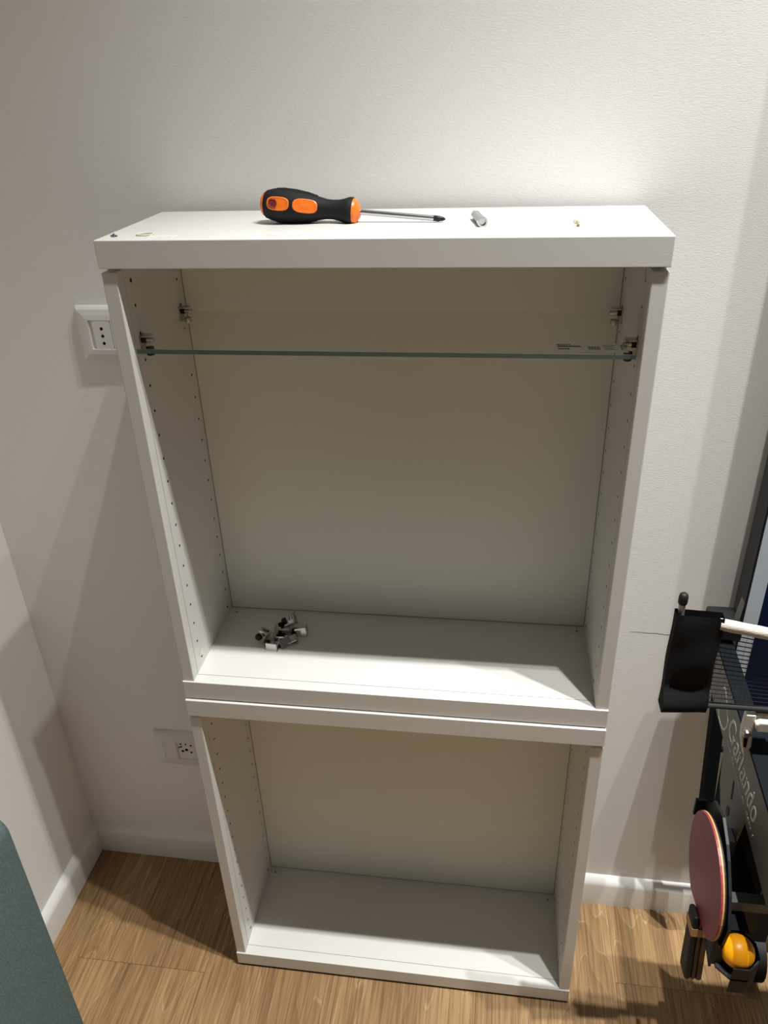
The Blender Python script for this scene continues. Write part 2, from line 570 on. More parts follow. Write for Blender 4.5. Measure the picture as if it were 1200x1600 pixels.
x = .1985
for wd in (.0016, .0020, .0012, .0020, .0026):
    mark(x, x + wd, .30, .44); x += wd + .0007
for k in range(14):
    mark(.2305 + k * .00095, .2305 + k * .00095 + (.0006 if k % 3 else .0003), .28, .66)
for k in range(5):
    mark(.247, .247 + .014 - (k % 2) * .003, .80 - k * .13, .83 - k * .13)
mark(.266, .2668, .25, .85)
obj('printing', bm, M['ink'], o)

# ------------------------------------------------------------------ shelf supports
def clip_parts(t, s, mats=('nickel', 'nickel', 'rubber')):
    """bracket body with back plate, upper and lower jaw, cup of rubber; s = side of the wall it is on"""
    bm = bmesh.new()
    # back plate bent over into a rounded top jaw, short lip below
    box(bm, 0, s * .0014, -.0058, .0058, -.0065, .0075)
    prism(bm, [(0, -.0058, .0062), (s * .010, -.0058, .0062), (s * .013, -.0040, .0062), (s * .0138, 0, .0062), (s * .013, .0040, .0062), (s * .010, .0058, .0062), (0, .0058, .0062)], (0, 0, .0013))
    box(bm, s * .0012, s * .0055, -.0030, .0030, -.0016, .0050)
    obj('bracket', bm, M[mats[0]], t, bevel=.0003)
    bm = bmesh.new()
    lathe(bm, (s * .001, 0, .0028), (s, 0, 0), [(0, .0026), (.010, .0026), (.012, .0020)], 12)
    obj('clamp_screw', bm, M[mats[1]], t, smooth=40)
    bm = bmesh.new()
    lathe(bm, (s * .0075, 0, -.0052), (0, 0, -1), [(0, .0042), (.0030, .0042), (.0042, .0034)], 14)
    obj('rubber_pad', bm, M[mats[2]], t, smooth=40)
    return t
xi = .300 - .0172
for s, yy, lab in ((1, -.164, 'nickel shelf clip at the front left corner of the glass shelf'), (1, -.036, 'nickel shelf clip at the back left corner of the glass shelf'),
                   (-1, -.164, 'nickel shelf clip at the front right corner of the glass shelf, by the sticker'), (-1, -.036, 'nickel shelf clip at the back right corner of the glass shelf')):
    t = thing('shelf_clip', lab, 'shelf clip', (-s * xi, yy, 1.1610))
    # glass sits between pad (below) and screw (above)
    bm = bmesh.new()
    box(bm, 0, s * .0014, -.0065, .0065, -.004, .0145)
    prism(bm, [(0, -.0065, .0130), (s * .010, -.0065, .0130), (s * .0135, -.004, .0130), (s * .0135, .004, .0130), (s * .010, .0065, .0130), (0, .0065, .0130)], (0, 0, .0015))
    obj('bracket', bm, M['nickel'], t, bevel=.0003)
    bm = bmesh.new()
    box(bm, s * .0014, s * .006, -.0035, .0035, .0056, .0115)
    obj('core', bm, M['rubber'], t)
    bm = bmesh.new()
    lathe(bm, (s * .006, 0, .0085), (s, 0, 0), [(0, .0027), (.0085, .0027), (.0095, .0022)], 12)
    obj('clamp_screw', bm, M['nickel'], t, smooth=40)
    bm = bmesh.new()
    if yy < -.1:
        lathe(bm, (s * .0085, 0, -.0001), (0, 0, -1), [(0, .0048), (.0085, .0048), (.0097, .0040)], 14)
    else:
        lathe(bm, (s * .0085, 0, -.0001), (0, 0, -1), [(0, .0048), (.0050, .0048), (.0062, .0040)], 14)
    obj('pad', bm, M['rubber' if yy < -.1 else 'nickel'], t, smooth=40)

# heap of loose clips on the upper cabinet's floor
GR = 'loose shelf clips heaped in the upper cabinet'
heap = [
    ((-.1915, -.0765, .0075), (100, 20, 30), 'loose clip with a flat plate on top, back left of the heap'),
    ((-.1705, -.0640, .0080), (60, -40, 120), 'loose nickel clip standing up at the back of the small heap'),
    ((-.1755, -.0845, .0068), (70, 25, 75), 'loose clip in the middle of the small heap, black pad facing out'),
    ((-.1520, -.0805, .0065), (80, 15, 95), 'loose clip lying rightmost of the small heap'),
    ((-.2010, -.0960, .0062), (95, -20, 160), 'loose clip at the far left edge of the small heap'),
    ((-.1895, -.1000, .0070), (75, 10, 20), 'loose clip left of centre in the small heap, black pad facing out'),
    ((-.1885, -.1200, .0062), (90, 0, 85), 'loose clip nearest the front edge, at the lit tip of the heap'),
    ((-.1700, -.1060, .0062), (85, 30, 140), 'loose clip at the front right of the heap, bright metal up'),
    ((-.1645, -.0960, .0055), (20, 70, 40), 'loose clip low between the middle and rightmost clips of the heap'),
]
proto = None
for loc, rot, lab in heap:
    if proto is None:
        r = thing('loose_shelf_clip', lab, 'shelf clip', (0, 0, 0), GR)
        clip_parts(r, 1, ('nickel_b', 'nickel_b', 'rubber'))
        proto = r
    else:
        r = proto.copy(); COL.objects.link(r); r['label'] = lab
        for ch in proto.children:
            c = ch.copy(); COL.objects.link(c); c.parent = r
    r.location = (loc[0], loc[1], ZU + loc[2])
    r.rotation_euler = [math.radians(a) for a in rot]
    r.scale = (1.3, 1.3, 1.3)

# ------------------------------------------------------------------ things on top
# screwdriver
A = Vector((-.1395, -.096, ZT + .0205))
T = Vector((.0705, -.107, ZT + .0032))
d = (T - A).normalized()
t = thing('screwdriver', 'black and orange handled cross-head screwdriver lying on top of the cabinet', 'screwdriver', (-.06, -.1, ZT))
def loc(v):
    return Vector(v) - Vector((-.06, -.1, ZT))
hp = [(0.0035, .0125), (.006, .0150), (.014, .0174), (.026, .0183), (.040, .0178), (.054, .0158), (.066, .0128), (.076, .0108), (.083, .0105), (.090, .0112),
      (.096, .0128), (.1005, .0145), (.1045, .0152), (.1065, .0146)]
bm = bmesh.new()
lathe(bm, loc(A), d, hp, 36)
h = obj('handle', bm, M['grip'], t, smooth=50)
bm = bmesh.new()
lathe(bm, loc(A), d, [(-.0005, .006), (.0003, .0098), (.002, .0122), (.0042, .0134)], 32)
obj('butt_cap', bm, M['orange'], t, smooth=50)['label'] = 'orange end cap'
bm = bmesh.new()
lathe(bm, loc(A), d, [(.1063, .0138), (.1085, .0135), (.1110, .0118), (.1125, .0085), (.1145, .0060)], 32)
obj('collar', bm, M['orange'], t, smooth=50)['label'] = 'orange collar'
bm = bmesh.new()
Lsd = (T - A).length
lathe(bm, loc(A), d, [(.112, .0030), (Lsd - .013, .0030)], 20)
obj('shaft', bm, M['steel'], t, smooth=50)
bm = bmesh.new()
lathe(bm, loc(A), d, [(Lsd - .0131, .00312), (Lsd - .0085, .00318), (Lsd - .0065, .0030), (Lsd - .001, .0012), (Lsd, .0004)], 8)
_, uu, vv = frame_of(d)
for k in range(4):                            # cross ribs of the tip
    a = math.pi / 4 + k * math.pi / 2
    rr = uu * math.cos(a) + vv * math.sin(a)
    q = d.cross(rr).normalized() * .0007
    P0 = loc(A) + d * (Lsd - .009)
    prism(bm, [P0 + q, P0 + rr * .0033 + q, P0 + d * .006 + rr * .0024 + q, P0 + d * .009 + rr * .0006 + q, P0 + d * .009 + q], -2 * q)
obj('tip', bm, M['blackmetal'], t)
# ribbed grip pads along top and bottom
side = Vector((0.0, -1, .25)); side = (side - d * side.dot(d)).normalized()
up = d.cross(side).normalized()
if up.z < 0:
    up = -up
def rad(s):
    for (a, ra), (b, rb) in zip(hp, hp[1:]):
        if a <= s <= b:
            return ra + (rb - ra) * (s - a) / (b - a)
    return hp[-1][1]
for sg in (1, -1):
    bm = bmesh.new()
    for k in range(24):
        s = .018 + k * .0020
        for j in range(-4, 5):
            ang = j * .13
            rr = (up * sg * math.cos(ang) + side * math.sin(ang))
            c = loc(A) + d * s + rr * (rad(s) - .0001)
            tt = d.cross(rr).normalized()
            e, hgt = .0008, .0011
            base = [c + d * (a * e) + tt * (b * e) for a, b in ((-1, -1), (1, -1), (1, 1), (-1, 1))]
            apex = bm.verts.new(c + rr * hgt)
            vs = [bm.verts.new(p) for p in base]
            for q in range(4):
                bm.faces.new((vs[q], vs[(q + 1) % 4], apex))
    gp = obj('grip_ribs', bm, M['rubber'], h)
    gp['kind'] = 'stuff'
# orange inlays facing the room
def inlay(s0, s1, hw, name, m, lift, hole=False):
    bm = bmesh.new()
    n = 20
    ring = []
    cs, L2 = (s0 + s1) / 2, (s1 - s0) / 2
    outl = []
    for k in range(n):
        a = 2 * math.pi * k / n
        ex = math.copysign(abs(math.cos(a)) ** .72, math.cos(a)); ey = math.copysign(abs(math.sin(a)) ** .72, math.sin(a))
        outl.append((cs + L2 * ex, hw * ey))
    def on(s, wv, l):
        R = rad(s)
        ang = wv / R
        return loc(A) + d * s + (side * math.cos(ang) + up * math.sin(ang)) * (R + l)
    for scale, l in ((1.0, -.0012), (1.0, lift), (.86, lift + .0003), (.70, lift - .0004), (.35, lift - .0004)):
        ring.append([bm.verts.new(on(cs + (p[0] - cs) * (1 - (1 - scale) * (hw / L2)) if scale > .5 else cs + (p[0] - cs) * scale, p[1] * scale, l)) for p in outl])
    for a, b in zip(ring, ring[1:]):
        for k in range(n):
            bm.faces.new((a[k], a[(k + 1) % n], b[(k + 1) % n], b[k]))
    bm.faces.new(ring[-1])
    return obj(name, bm, m, h, smooth=40)
i1 = inlay(.010, .0365, .0074, 'orange_inlay', M['orange'], .0006)
i2 = inlay(.0405, .0680, .0074, 'orange_inlay', M['orange'], .0010)
inlay(.0125, .0225, .0042, 'hanging_hole', M['darkorange'], .0013)

# short hexagonal metal bit holder
t = thing('bit_holder', 'short hexagonal metal bit holder lying on the cabinet top right of the screwdriver', 'tool bit', (.109, -.118, ZT))
P0, P1 = Vector((-.0065, .030, .0050)), Vector((.0035, -.024, .0050))
dd = (P1 - P0)
bm = bmesh.new()
lathe(bm, P0, dd, [(0, .0048), (.004, .0052), (dd.length - .009, .0052)], 6)
obj('shank', bm, M['steel'], t)
bm = bmesh.new()
lathe(bm, P0, dd, [(dd.length - .0092, .0040), (dd.length - .0075, .0040), (dd.length - .0074, .0055), (dd.length, .0055), (dd.length, .0036), (dd.length - .004, .0034)], 20)
obj('socket_head', bm, M['steel'], t, smooth=35)

# translucent beige plug
t = thing('nylon_plug', 'tiny beige nylon plug lying near the right end of the cabinet top', 'plug', (.212, -.140, ZT))
bm = bmesh.new()
lathe(bm, (-.001, .002, .0048), (.25, -.9, .02), [(0, .0048), (.0012, .0050), (.002, .0044), (.0022, .0026), (.008, .0024), (.009, .0016)], 18)
obj('head', bm, M['beige'], t, smooth=40)
bm = bmesh.new()
box(bm, -.0052, -.0022, -.007, -.005, 0, .0028)
obj('tongue', bm, M['beige'], t)

# tiny blue-grey screw
t = thing('small_screw', 'tiny dark screw at the front left corner of the cabinet top', 'screw', (-.286, -.178, ZT))
bm = bmesh.new()
lathe(bm, (0, 0, 0), (0, 0, 1), [(0, .0032), (.0010, .0032), (.0014, .0014), (.0030, .0012), (.0035, .0004)], 12)
obj('head', bm, M['bluegrey'], t, smooth=40)
bm = bmesh.new()
cyl(bm, (-.004, .001, .0010), (.004, -.001, .0010), .0009, 8)
obj('pin', bm, M['bluegrey'], t)

# beige ring of old adhesive and clear tape scraps
bm = bmesh.new()
n, mseg = 36, 8
for k in range(n):
    for j in range(mseg):
        a, b = 2 * math.pi * k / n, 2 * math.pi * j / mseg
        bm.verts.new(((.0095 + .0009 * math.cos(b)) * math.cos(a), (.0070 + .0009 * math.cos(b)) * math.sin(a), .0009 + .0009 * math.sin(b)))
bm.verts.ensure_lookup_table()
for k in range(n):
    for j in range(mseg):
        bm.faces.new([bm.verts[(k % n) * mseg + j], bm.verts[((k + 1) % n) * mseg + j], bm.verts[((k + 1) % n) * mseg + (j + 1) % mseg], bm.verts[k * mseg + (j + 1) % mseg]])
o = obj('nylon_ring', bm, M['beige'], smooth='all')
o.location = (-.2535, -.170, ZT)
tag(o, 'thin beige ring lying near the left end of the cabinet top', 'ring')

def scrap(x0, x1, y0, y1, label, seed):
    rnd = random.Random(seed)
    bm = bmesh.new()
    pts = []
    n = 8
    for k in range(n + 1):
        pts.append((x0 + (x1 - x0) * k / n, y1 - rnd.random() * .004, 0))
    for k in range(n, -1, -1):
        pts.append((x0 - .003 + (x1 - x0) * k / n, y0 + rnd.random() * .003, 0))
    prism(bm, pts, (0, 0, .0004))
    o = obj('tape_scrap', bm, M['tape'])
    o.location = (0, 0, ZT)
    return tag(o, label, 'tape', 'tape scraps on the cabinet top')
scrap(-.110, -.074, -.182, -.162, 'scrap of clear tape on the cabinet top under the screwdriver handle', 3)
scrap(.036, .072, -.178, -.164, 'scrap of clear tape on the cabinet top under the screwdriver tip', 5)
scrap(-.245, -.215, -.186, -.172, 'scrap of clear tape on the cabinet top beside the beige ring', 8)

# ------------------------------------------------------------------ sofa at the left edge
t = thing('sofa', 'grey-green fabric sofa arm with rounded corner at the lower left edge', 'sofa', (-.55, -.455, F))
bm = bmesh.new()
box(bm, -1.9, .128, -.22, 0, .06, .69)
box(bm, -.12, .128, -.95, -.20, .06, .69)
# rounded arm: one profile in x-z swept along y
bmesh.ops.delete(bm, geom=bm.verts[:], context='VERTS')
prof = []
Wd, Hh, R = .258, .694, .034
for k in range(9):
    a = math.pi / 2 * k / 8
    prof.append((.128 - R + R * math.sin(a), Hh - R + R * math.cos(a)))
prof += [(.128, .07), (.118, .06), (-.125, .06), (-.13, .07)]
for k in range(9):
    a = math.pi / 2 * k / 8
    prof.append((-.13 + R - R * math.cos(a), Hh - R + R * math.sin(a)))
sweep(bm, prof, lambda p: Vector((p[0], 0, p[1])), lambda p: Vector((p[0], -.95, p[1])))
obj('arm', bm, M['teal'], t, smooth=45, bevel=.012, seg=3)
obj('backrest', B(-1.75, -.135, -.22, 0, .06, .80), M['teal'], t, bevel=.03, seg=4)
obj('seat', B(-1.75, -.135, -.95, -.225, .06, .32), M['teal'], t, bevel=.02, seg=3)
obj('seat_cushion', B(-1.74, -.14, -.96, -.23, .322, .45), M['teal'], t, bevel=.035, seg=4)
for lx, ly in ((-.10, -.05), (.09, -.05), (-.10, -.90), (.09, -.90), (-1.7, -.05), (-1.7, -.9)):
    bm = bmesh.new()
    lathe(bm, (lx, ly, 0), (0, 0, 1), [(0, .014), (.06, .019)], 14)
    obj('leg', bm, M['leg'], t, smooth=40)

# ------------------------------------------------------------------ folded table tennis table
YN = -.27                                    # plane of the net
t = thing('table_tennis_table', 'folded blue table tennis table with grey side beam standing at the right', 'table', (.49, YN, F))
O = Vector((.49, YN, F))
def TO(name, bm, m, parent=t, **k):
    """geometry given in room coordinates, stored relative to the table's base"""
    bmesh.ops.translate(bm, verts=bm.verts, vec=-O)
    return obj(name, bm, m, parent, **k)
def half(yface, sgn):
    x0, x1, z0, z1 = .4915, 2.0165, .57, 1.86
    ya, yb = sorted((yface, yface - sgn * .016))
    top = TO('table_half', B(x0 + .003, x1 - .003, ya, yb, z0, z1), M['navy'])
    y0 = yface + sgn * .0004
    def strip(a, b, c, d_):
        bm = B(a, b, *sorted((yface, y0)), c, d_)
        TO('border_line', bm, M['line'], top)
    strip(x0 + .003, x0 + .023, z0, z1)
    strip(x1 - .023, x1 - .003, z0, z1)
    strip(x0 + .023, x1 - .023, z1 - .02, z1)
    strip(x0 + .75, x0 + .753, z0, z1 - .02)
    bm = bmesh.new()
    ap = sorted((yface - sgn * .0006, yface - sgn * .040))
    for a, b, c, d_ in ((x0, x0 + .0030, z0, z1), (x1 - .003, x1, z0, z1), (x0, x1, z1, z1 + .003), (x0, x1, z0 - .003, z0)):
        box(bm, a, b, *ap, c, d_)
    TO('rim_frame', bm, M['blackmetal'], top)
half(-.064, -1)                              # nearer the wall, playing side towards the room
half(-.564, 1)                               # its twin nearer the room

# side beam, tilted a little downhill towards the room, with bracket
TILT = .1335
def beam_pt(s, h, x):                        # s = distance towards the room from y=-.131, h = height over lower edge
    return Vector((x, -.131 - s, .629 - TILT * s + h))
bm = bmesh.new()
prism(bm, [beam_pt(-.07, 0, .46), beam_pt(.36, 0, .46), beam_pt(.36, .084, .46), beam_pt(.14, .079, .46), beam_pt(-.07, .069, .46)], (.018, 0, 0))
beam = TO('side_beam', bm, M['greyplate'], bevel=.001)
beam['label'] = 'grey side beam with lettering'
bm = bmesh.new()
prism(bm, [beam_pt(-.07, .0692, .460), beam_pt(.14, .0792, .460), beam_pt(.30, .085, .460), beam_pt(.30, .085, .482), beam_pt(.14, .0792, .482), beam_pt(-.07, .0692, .482)], (0, 0, .004))
TO('beam_flange', bm, M['darkblue'])
bm = bmesh.new()
prism(bm, [(.462, -.180, .625), (.462, -.200, .560), (.462, -.222, .535), (.462, -.249, .541), (.462, -.286, .517), (.462, -.300, .612)], (.003, 0, 0))
brk = TO('bracket_plate', bm, M['greyplate'])
bm = bmesh.new()
prism(bm, [(.4612, -.2415, .609), (.4612, -.2455, .609), (.4612, -.2505, .582), (.4612, -.2465, .582)], (.001, 0, 0))
n = 16
prism(bm, [(.4612, -.247 + .0055 * math.cos(2 * math.pi * k / n), .557 + .0075 * math.sin(2 * math.pi * k / n)) for k in range(n)], (.001, 0, 0))
TO('bracket_slot', bm, M['blackmetal'], brk)

# lettering on the beam
ang = -math.atan(TILT)
ca, sa = math.cos(ang), math.sin(ang)
def on_beam(q, h):                           # q in metres: s along the beam (towards the room), t up, from the G's foot
    s, tt = q
    return Vector((.4600 - h, -.192 - (s * ca - tt * sa), .6475 + (s * sa + tt * ca)))
def arc(cx, cy, rx, ry, a0, a1, n=14):
    return [(cx + rx * math.cos(math.radians(a0 + (a1 - a0) * k / n)), cy + ry * math.sin(math.radians(a0 + (a1 - a0) * k / n))) for k in range(n + 1)]
bm = bmesh.new()
X = .0205                                    # x height
def st(pts, w0, w1=None, wm=None):
    n = len(pts)
    w1 = w0 if w1 is None else w1
    ws = []
    for k in range(n):
        u = k / (n - 1)
        w_ = w0 + (w1 - w0) * u
        if wm:
            w_ += (wm - (w0 + w1) / 2) * math.sin(math.pi * u)
        ws.append(w_)
    ribbon(bm, pts, ws, on_beam, .0005)
thin, thick = .0017, .0044
def G(x):
    st(arc(x + .0135, .0155, .0120, .0152, 40, 320, 22), thin, thin, .0046)
    st([(x + .0232, .0010), (x + .0232, .0130)], thick)
    st([(x + .0180, .0130), (x + .0275, .0130)], thin)
    st([(x + .0233, .0225), (x + .0233, .0300)], .0022, .0008)
def a_(x):
    st(arc(x + .0062, X - .0050, .0050, .0048, 160, 0, 10) + [(x + .0112, .0035)], .0018, thick)
    st([(x + .0112, .0040), (x + .0130, .0008), (x + .0152, .0012)], thick, thin)
    st(arc(x + .0062, .0058, .0052, .0056, 80, 350, 14), thin, thin, .0040)
def r_(x):
    st([(x + .0032, 0), (x + .0032, X)], thick)
    st([(x, .0006), (x + .0068, .0006)], thin)
    st([(x, X - .0010), (x + .0036, X - .0003)], thin)
    st([(x + .0034, X - .0060), (x + .0062, X - .0012), (x + .0092, X - .0018)], thin, .0034)
def l_(x):
    st([(x + .0032, 0), (x + .0032, .0310)], thick)
    st([(x, .0006), (x + .0066, .0006)], thin)
    st([(x, .0302), (x + .0034, .0309)], thin)
def n_(x):
    for q in (.0032, .0132):
        st([(x + q, 0), (x + q, X if q < .01 else X - .005)], thick)
        st([(x + q - .0033, .0006), (x + q + .0033, .0006)], thin)
    st([(x, X - .0010), (x + .0036, X - .0003)], thin)
    st(arc(x + .0085, X - .0058, .0048, .0052, 170, 5, 10), thin, thick)
def d_(x):
    st(arc(x + .0070, .0102, .0060, .0104, 60, 320, 18), thin, thin, .0044)
    st([(x + .0118, 0), (x + .0118, .0310)], thick)
    st([(x + .0118, .0006), (x + .0150, .0010)], thin)
    st([(x + .0085, .0302), (x + .0120, .0309)], thin)
def o_(x):
    pts = arc(x + .0078, .0102, .0062, .0100, 0, 348, 28)
    ribbon(bm, pts, [thin + (thick - thin) * abs(math.cos(math.radians(348 * k / 28))) for k in range(29)], on_beam, .0005, closed=True)
G(0.0); a_(.0315); r_(.0485); l_(.0600); a_(.0690); n_(.0865); d_(.1055); o_(.1225)
TO('lettering', bm, M['print'], beam)
# small second line, unreadably fine
bm = bmesh.new()
rnd = random.Random(4)
s = .006
while s < .150:
    wd = .0012 + rnd.random() * .0016
    hgt = .0030 + rnd.random() * .0022
    if rnd.random() > .14:
        st([(s, -.0135), (s + wd * .4, -.0135 + hgt)], .0012, .0010)
        if rnd.random() > .4:
            st([(s, -.0135 + hgt), (s + wd, -.0135 + hgt)], .0007)
    s += wd + .0011
TO('small_print', bm, M['print'], beam)
# loop emblem with a dot left of the lettering
bm = bmesh.new()
def on_plate(q, h):
    return Vector((.4600 - h, q[0], q[1]))
loop = [(-.1405, .676), (-.1445, .683), (-.1530, .683), (-.1610, .677), (-.1660, .671), (-.1760, .664), (-.1835, .657), (-.1845, .648), (-.1800, .6385), (-.1720, .632), (-.1600, .630), (-.1480, .633), (-.1410, .643), (-.1385, .658), (-.1388, .668)]
ribbon(bm, loop, [.0022, .0030, .0024, .0020, .0018, .0018, .0020, .0026, .0034, .0034, .0026, .0020, .0018, .0018, .0020], on_plate, .0005, closed=True)
n = 14
prism(bm, [on_plate((-.1765 + .0070 * math.cos(2 * math.pi * k / n) * .9 - .0030 * math.sin(2 * math.pi * k / n), .6735 - .0035 * math.cos(2 * math.pi * k / n) * 1.2 + .0030 * math.sin(2 * math.pi * k / n)), .0005) for k in range(n)], (.0004, 0, 0))
TO('emblem', bm, M['print'], beam)

# chassis: cross channel under the net, legs, mechanism
bm = bmesh.new()
box(bm, .482, 2.02, -.40, -.205, .630, .690)
TO('cross_channel', bm, M['darkblue'], bevel=.003)
bm = bmesh.new()
box(bm, .480, 2.02, -.249, -.2465, .6845, .6865)
box(bm, .480, 2.02, -.4035, -.4005, .655, .657)
TO('channel_lip', bm, M['steel'])
bm = bmesh.new(); bar(bm, (.4825, -.060, .66), (.515, -.060, .215), .018, .022)
TO('rear_strut', bm, M['darkblue'])
bm = bmesh.new(); bar(bm, (.49, -.062, .488), (.66, -.062, .470), .006, .008)
TO('tie_rod', bm, M['darkblue'])
TO('corner_lock', B(.449, .4905, -.085, -.035, .715, .742), M['blackmetal'], bevel=.004)
bm = bmesh.new()
prism(bm, [(.477, -.066, .700), (.487, -.066, .705), (.490, -.066, .770), (.486, -.066, .778)], (0, .004, 0))
TO('lock_lever', bm, M['greyplate'])
bm = bmesh.new()
prism(bm, [(.466, -.235, .612), (.545, -.235, .612), (.540, -.235, .330), (.500, -.235, .310), (.478, -.235, .315)], (0, .06, 0))
TO('ball_magazine', bm, M['darkblue'])
bm = bmesh.new()
box(bm, .4525, .60, -.345, -.330, .4875, .504)
TO('grey_rail', bm, M['greyplate'])
bm = bmesh.new()
prism(bm, [(.452, -.335, .4865), (.494, -.335, .4865), (.499, -.335, .432), (.457, -.335, .432)], (0, .11, 0))
TO('magazine_foot', bm, M['blackmetal'])
TO('steel_panel', B(.600, .76, -.075, -.068, .046, .30), M['galv'])
bm = bmesh.new()
prism(bm, [(.4325, a, b) for a, b in ((-.243, .545), (-.258, .578), (-.271, .601), (-.308, .613), (-.337, .600), (-.352, .589), (-.380, .560), (-.400, .525), (-.394, .484), (-.372, .462), (-.330, .438), (-.270, .470), (-.250, .500))], (.0035, 0, 0))
box(bm, .4355, .4625, -.296, -.274, .530, .556)
hold = TO('racket_holder', bm, M['blackmetal'])
bm = bmesh.new()
box(bm, .4195, .4330, -.2475, -.2435, .545, .573)
TO('holder_hook', bm, M['blackmetal'], hold)
# wheels and legs further in
for wx_ in (.62, 1.88):
    for wyy in (-.10, -.44):
        bm = bmesh.new()
        bar(bm, (wx_, wyy, .066), (wx_, wyy + (.06 if wyy > -.2 else -.06) * 0, .635), .03, .03)
        TO('leg', bm, M['blackmetal'])
        bm = bmesh.new()
        lathe(bm, (wx_ - .018, wyy, F + .05), (1, 0, 0), [(0, .030), (.003, .050), (.033, .050), (.036, .030)], 24)
        TO('wheel', bm, M['rubber'], smooth=40)

# octagonal ball cup, open towards the front left
cx, cy, cz = .4535, -.3915, .482
bm = bmesh.new()
Ro, Ri, n = .0265, .0243, 8
def rp(k, r, z):
    a = 2 * math.pi * (k + .5) / n
    return Vector((cx + r * math.cos(a), cy + r * math.sin(a), z))
for k in range(n):
    a = (k + 1) * 45
    if a in (180, 225):                       # missing walls
        continue
    if a == 270 or a == 315:
        zt, zb = cz - .006, cz - .052
    else:
        zt, zb = cz - .002, cz - .052
    pts = [rp(k, Ro, zt), rp(k + 1, Ro, zt), rp(k + 1, Ri, zt), rp(k, Ri, zt)]
    prism(bm, pts, (0, 0, zb - zt))
prism(bm, [rp(k, Ro, cz - .0255) for k in (0, 1, 2, 3, 4, 5, 6, 7)], (0, 0, -.003))
box(bm, cx - .015, cx + .020, cy + .022, cy + .060, cz - .050, cz - .002)
TO('ball_cup', bm, M['blackmetal'])
bm = bmesh.new()
prism(bm, [(.4215, -.372, .510), (.4215, -.395, .500), (.4215, -.400, .452), (.4215, -.372, .462)], (.003, 0, 0))
prism(bm, [(.4245, -.3965, .452), (.440, -.3985, .456), (.440, -.3985, .462), (.4245, -.3965, .500)], (0, .003, 0))
box(bm, .4215, .432, -.374, -.371, .462, .512)
TO('cup_wing', bm, M['blackmetal'])

# ball
bm = bmesh.new()
bmesh.ops.create_uvsphere(bm, u_segments=40, v_segments=24, radius=.020)
o = obj('table_tennis_ball', bm, M['ball'], smooth='all')
o.location = (cx + .0005, cy - .001, cz - .0055)
o.location.z = .4765
tag(o, 'orange table tennis ball resting in the black holder at the lower right', 'ball')

# rackets
def racket(name, label, x, y, z, tilt, front, back, with_band):
    r = thing(name, label, 'racket', (x, y, z))
    R = .0755
    def outline(Rr, hs=.0):
        pts = []
        for k in range(41):
            a = math.radians(-90 + 24 + (360 - 48) * k / 40)
            pts.append((Rr * math.cos(a), Rr * 1.0 * math.sin(a)))
        return pts
    cs, sn = math.cos(tilt), math.sin(tilt)
    def P(u, v, xx):                          # u along -y, v up, tilted in the y-z plane
        return Vector((xx, -(u * cs - v * sn) , u * sn + v * cs))
    bm = bmesh.new()
    pl = outline(R)
    prism(bm, [P(u, v, -.0011) for u, v in pl], (.0022, 0, 0))
    obj('blade', bm, M['ply'], r)
    rb = [(u * .992, v * .992) for u, v in pl if v > -R * .90]
    bm = bmesh.new(); prism(bm, [P(u, v, -.0033) for u, v in rb], (.0022, 0, 0))
    obj('rubber_sheet', bm, front, r, bevel=.0004)['label'] = 'rubber on the visible face'
    bm = bmesh.new(); prism(bm, [P(u, v, .0011) for u, v in rb], (.0022, 0, 0))
    obj('rubber_sheet', bm, back, r)
    # handle: two flared scales either side of a wood tongue
    def scale(x0, x1, m, nm):
        bm = bmesh.new()
        sec = [(-.062, .0125), (-.075, .0138), (-.12, .0135), (-.150, .0150), (-.163, .0150), (-.1685, .0125)]
        pts = [(-wd, v) for v, wd in sec] + [(wd, v) for v, wd in reversed(sec)]
        prism(bm, [P(u, v, x0) for u, v in pts], (x1 - x0, 0, 0))
        return obj(nm, bm, m, r, bevel=.003, seg=2)
    scale(-.0110, -.0031, M['rubber'], 'handle_scale')['label'] = 'black handle half'
    scale(-.0030, .0030, M['darkwood'], 'handle_tongue')
    scale(.0031, .0110, M['darkwood'], 'handle_scale')['label'] = 'dark brown handle half'
    if with_band:
        bm = bmesh.new()
        pts = [(-.0143, -.079), (.0143, -.079), (.0145, -.091), (-.0145, -.091)]
        prism(bm, [P(u, v, -.0114) for u, v in pts], (.0228, 0, 0))
        obj('handle_band', bm, M['ply'], r)['label'] = 'tan band round the handle'
    return r
racket('table_tennis_racket', 'red table tennis racket hanging handle down beside the orange ball', .420, -.333, .538, math.radians(9), M['red'], M['rubber'], True)

# ------------------------------------------------------------------ net
t = thing('table_tennis_net', 'black table tennis net with cream top tape and cloth end sleeve, at right', 'net', (.3475, YN, .75))
O = Vector((.3475, YN, .75))
def NO(name, bm, m, parent=None, **k):
    bmesh.ops.translate(bm, verts=bm.verts, vec=-O)
    return obj(name, bm, m, parent or t, **k)
XE = 2.155
def zt_(x):                                   # sagging top edge
    u = (x - .39) / (XE - .39 - .06)
    return .8865 - .030 * (1 - (2 * u - 1) ** 2) * .0 - .012 * min(1, max(0, (x - .39) / .07)) - .006 * math.sin(math.pi * min(1, max(0, u)))
def zb_(x):
    return .760 - .0015 * min(1, max(0, (x - .39) / .07))
for px in (.3500, XE):
    bm = bmesh.new()
    cyl(bm, (px, YN + .004, .757), (px, YN + .004, .9045), .0038, 16)
    NO('post', bm, M['chrome'], smooth=40)
    bm = bmesh.new()
    lathe(bm, (px, YN + .004, .9030), (0, 0, 1), [(0, .0046), (.002, .0052), (.009, .0052), (.0125, .0046), (.0142, .0028)], 18)
    NO('post_cap', bm, M['rubber'], smooth=50)
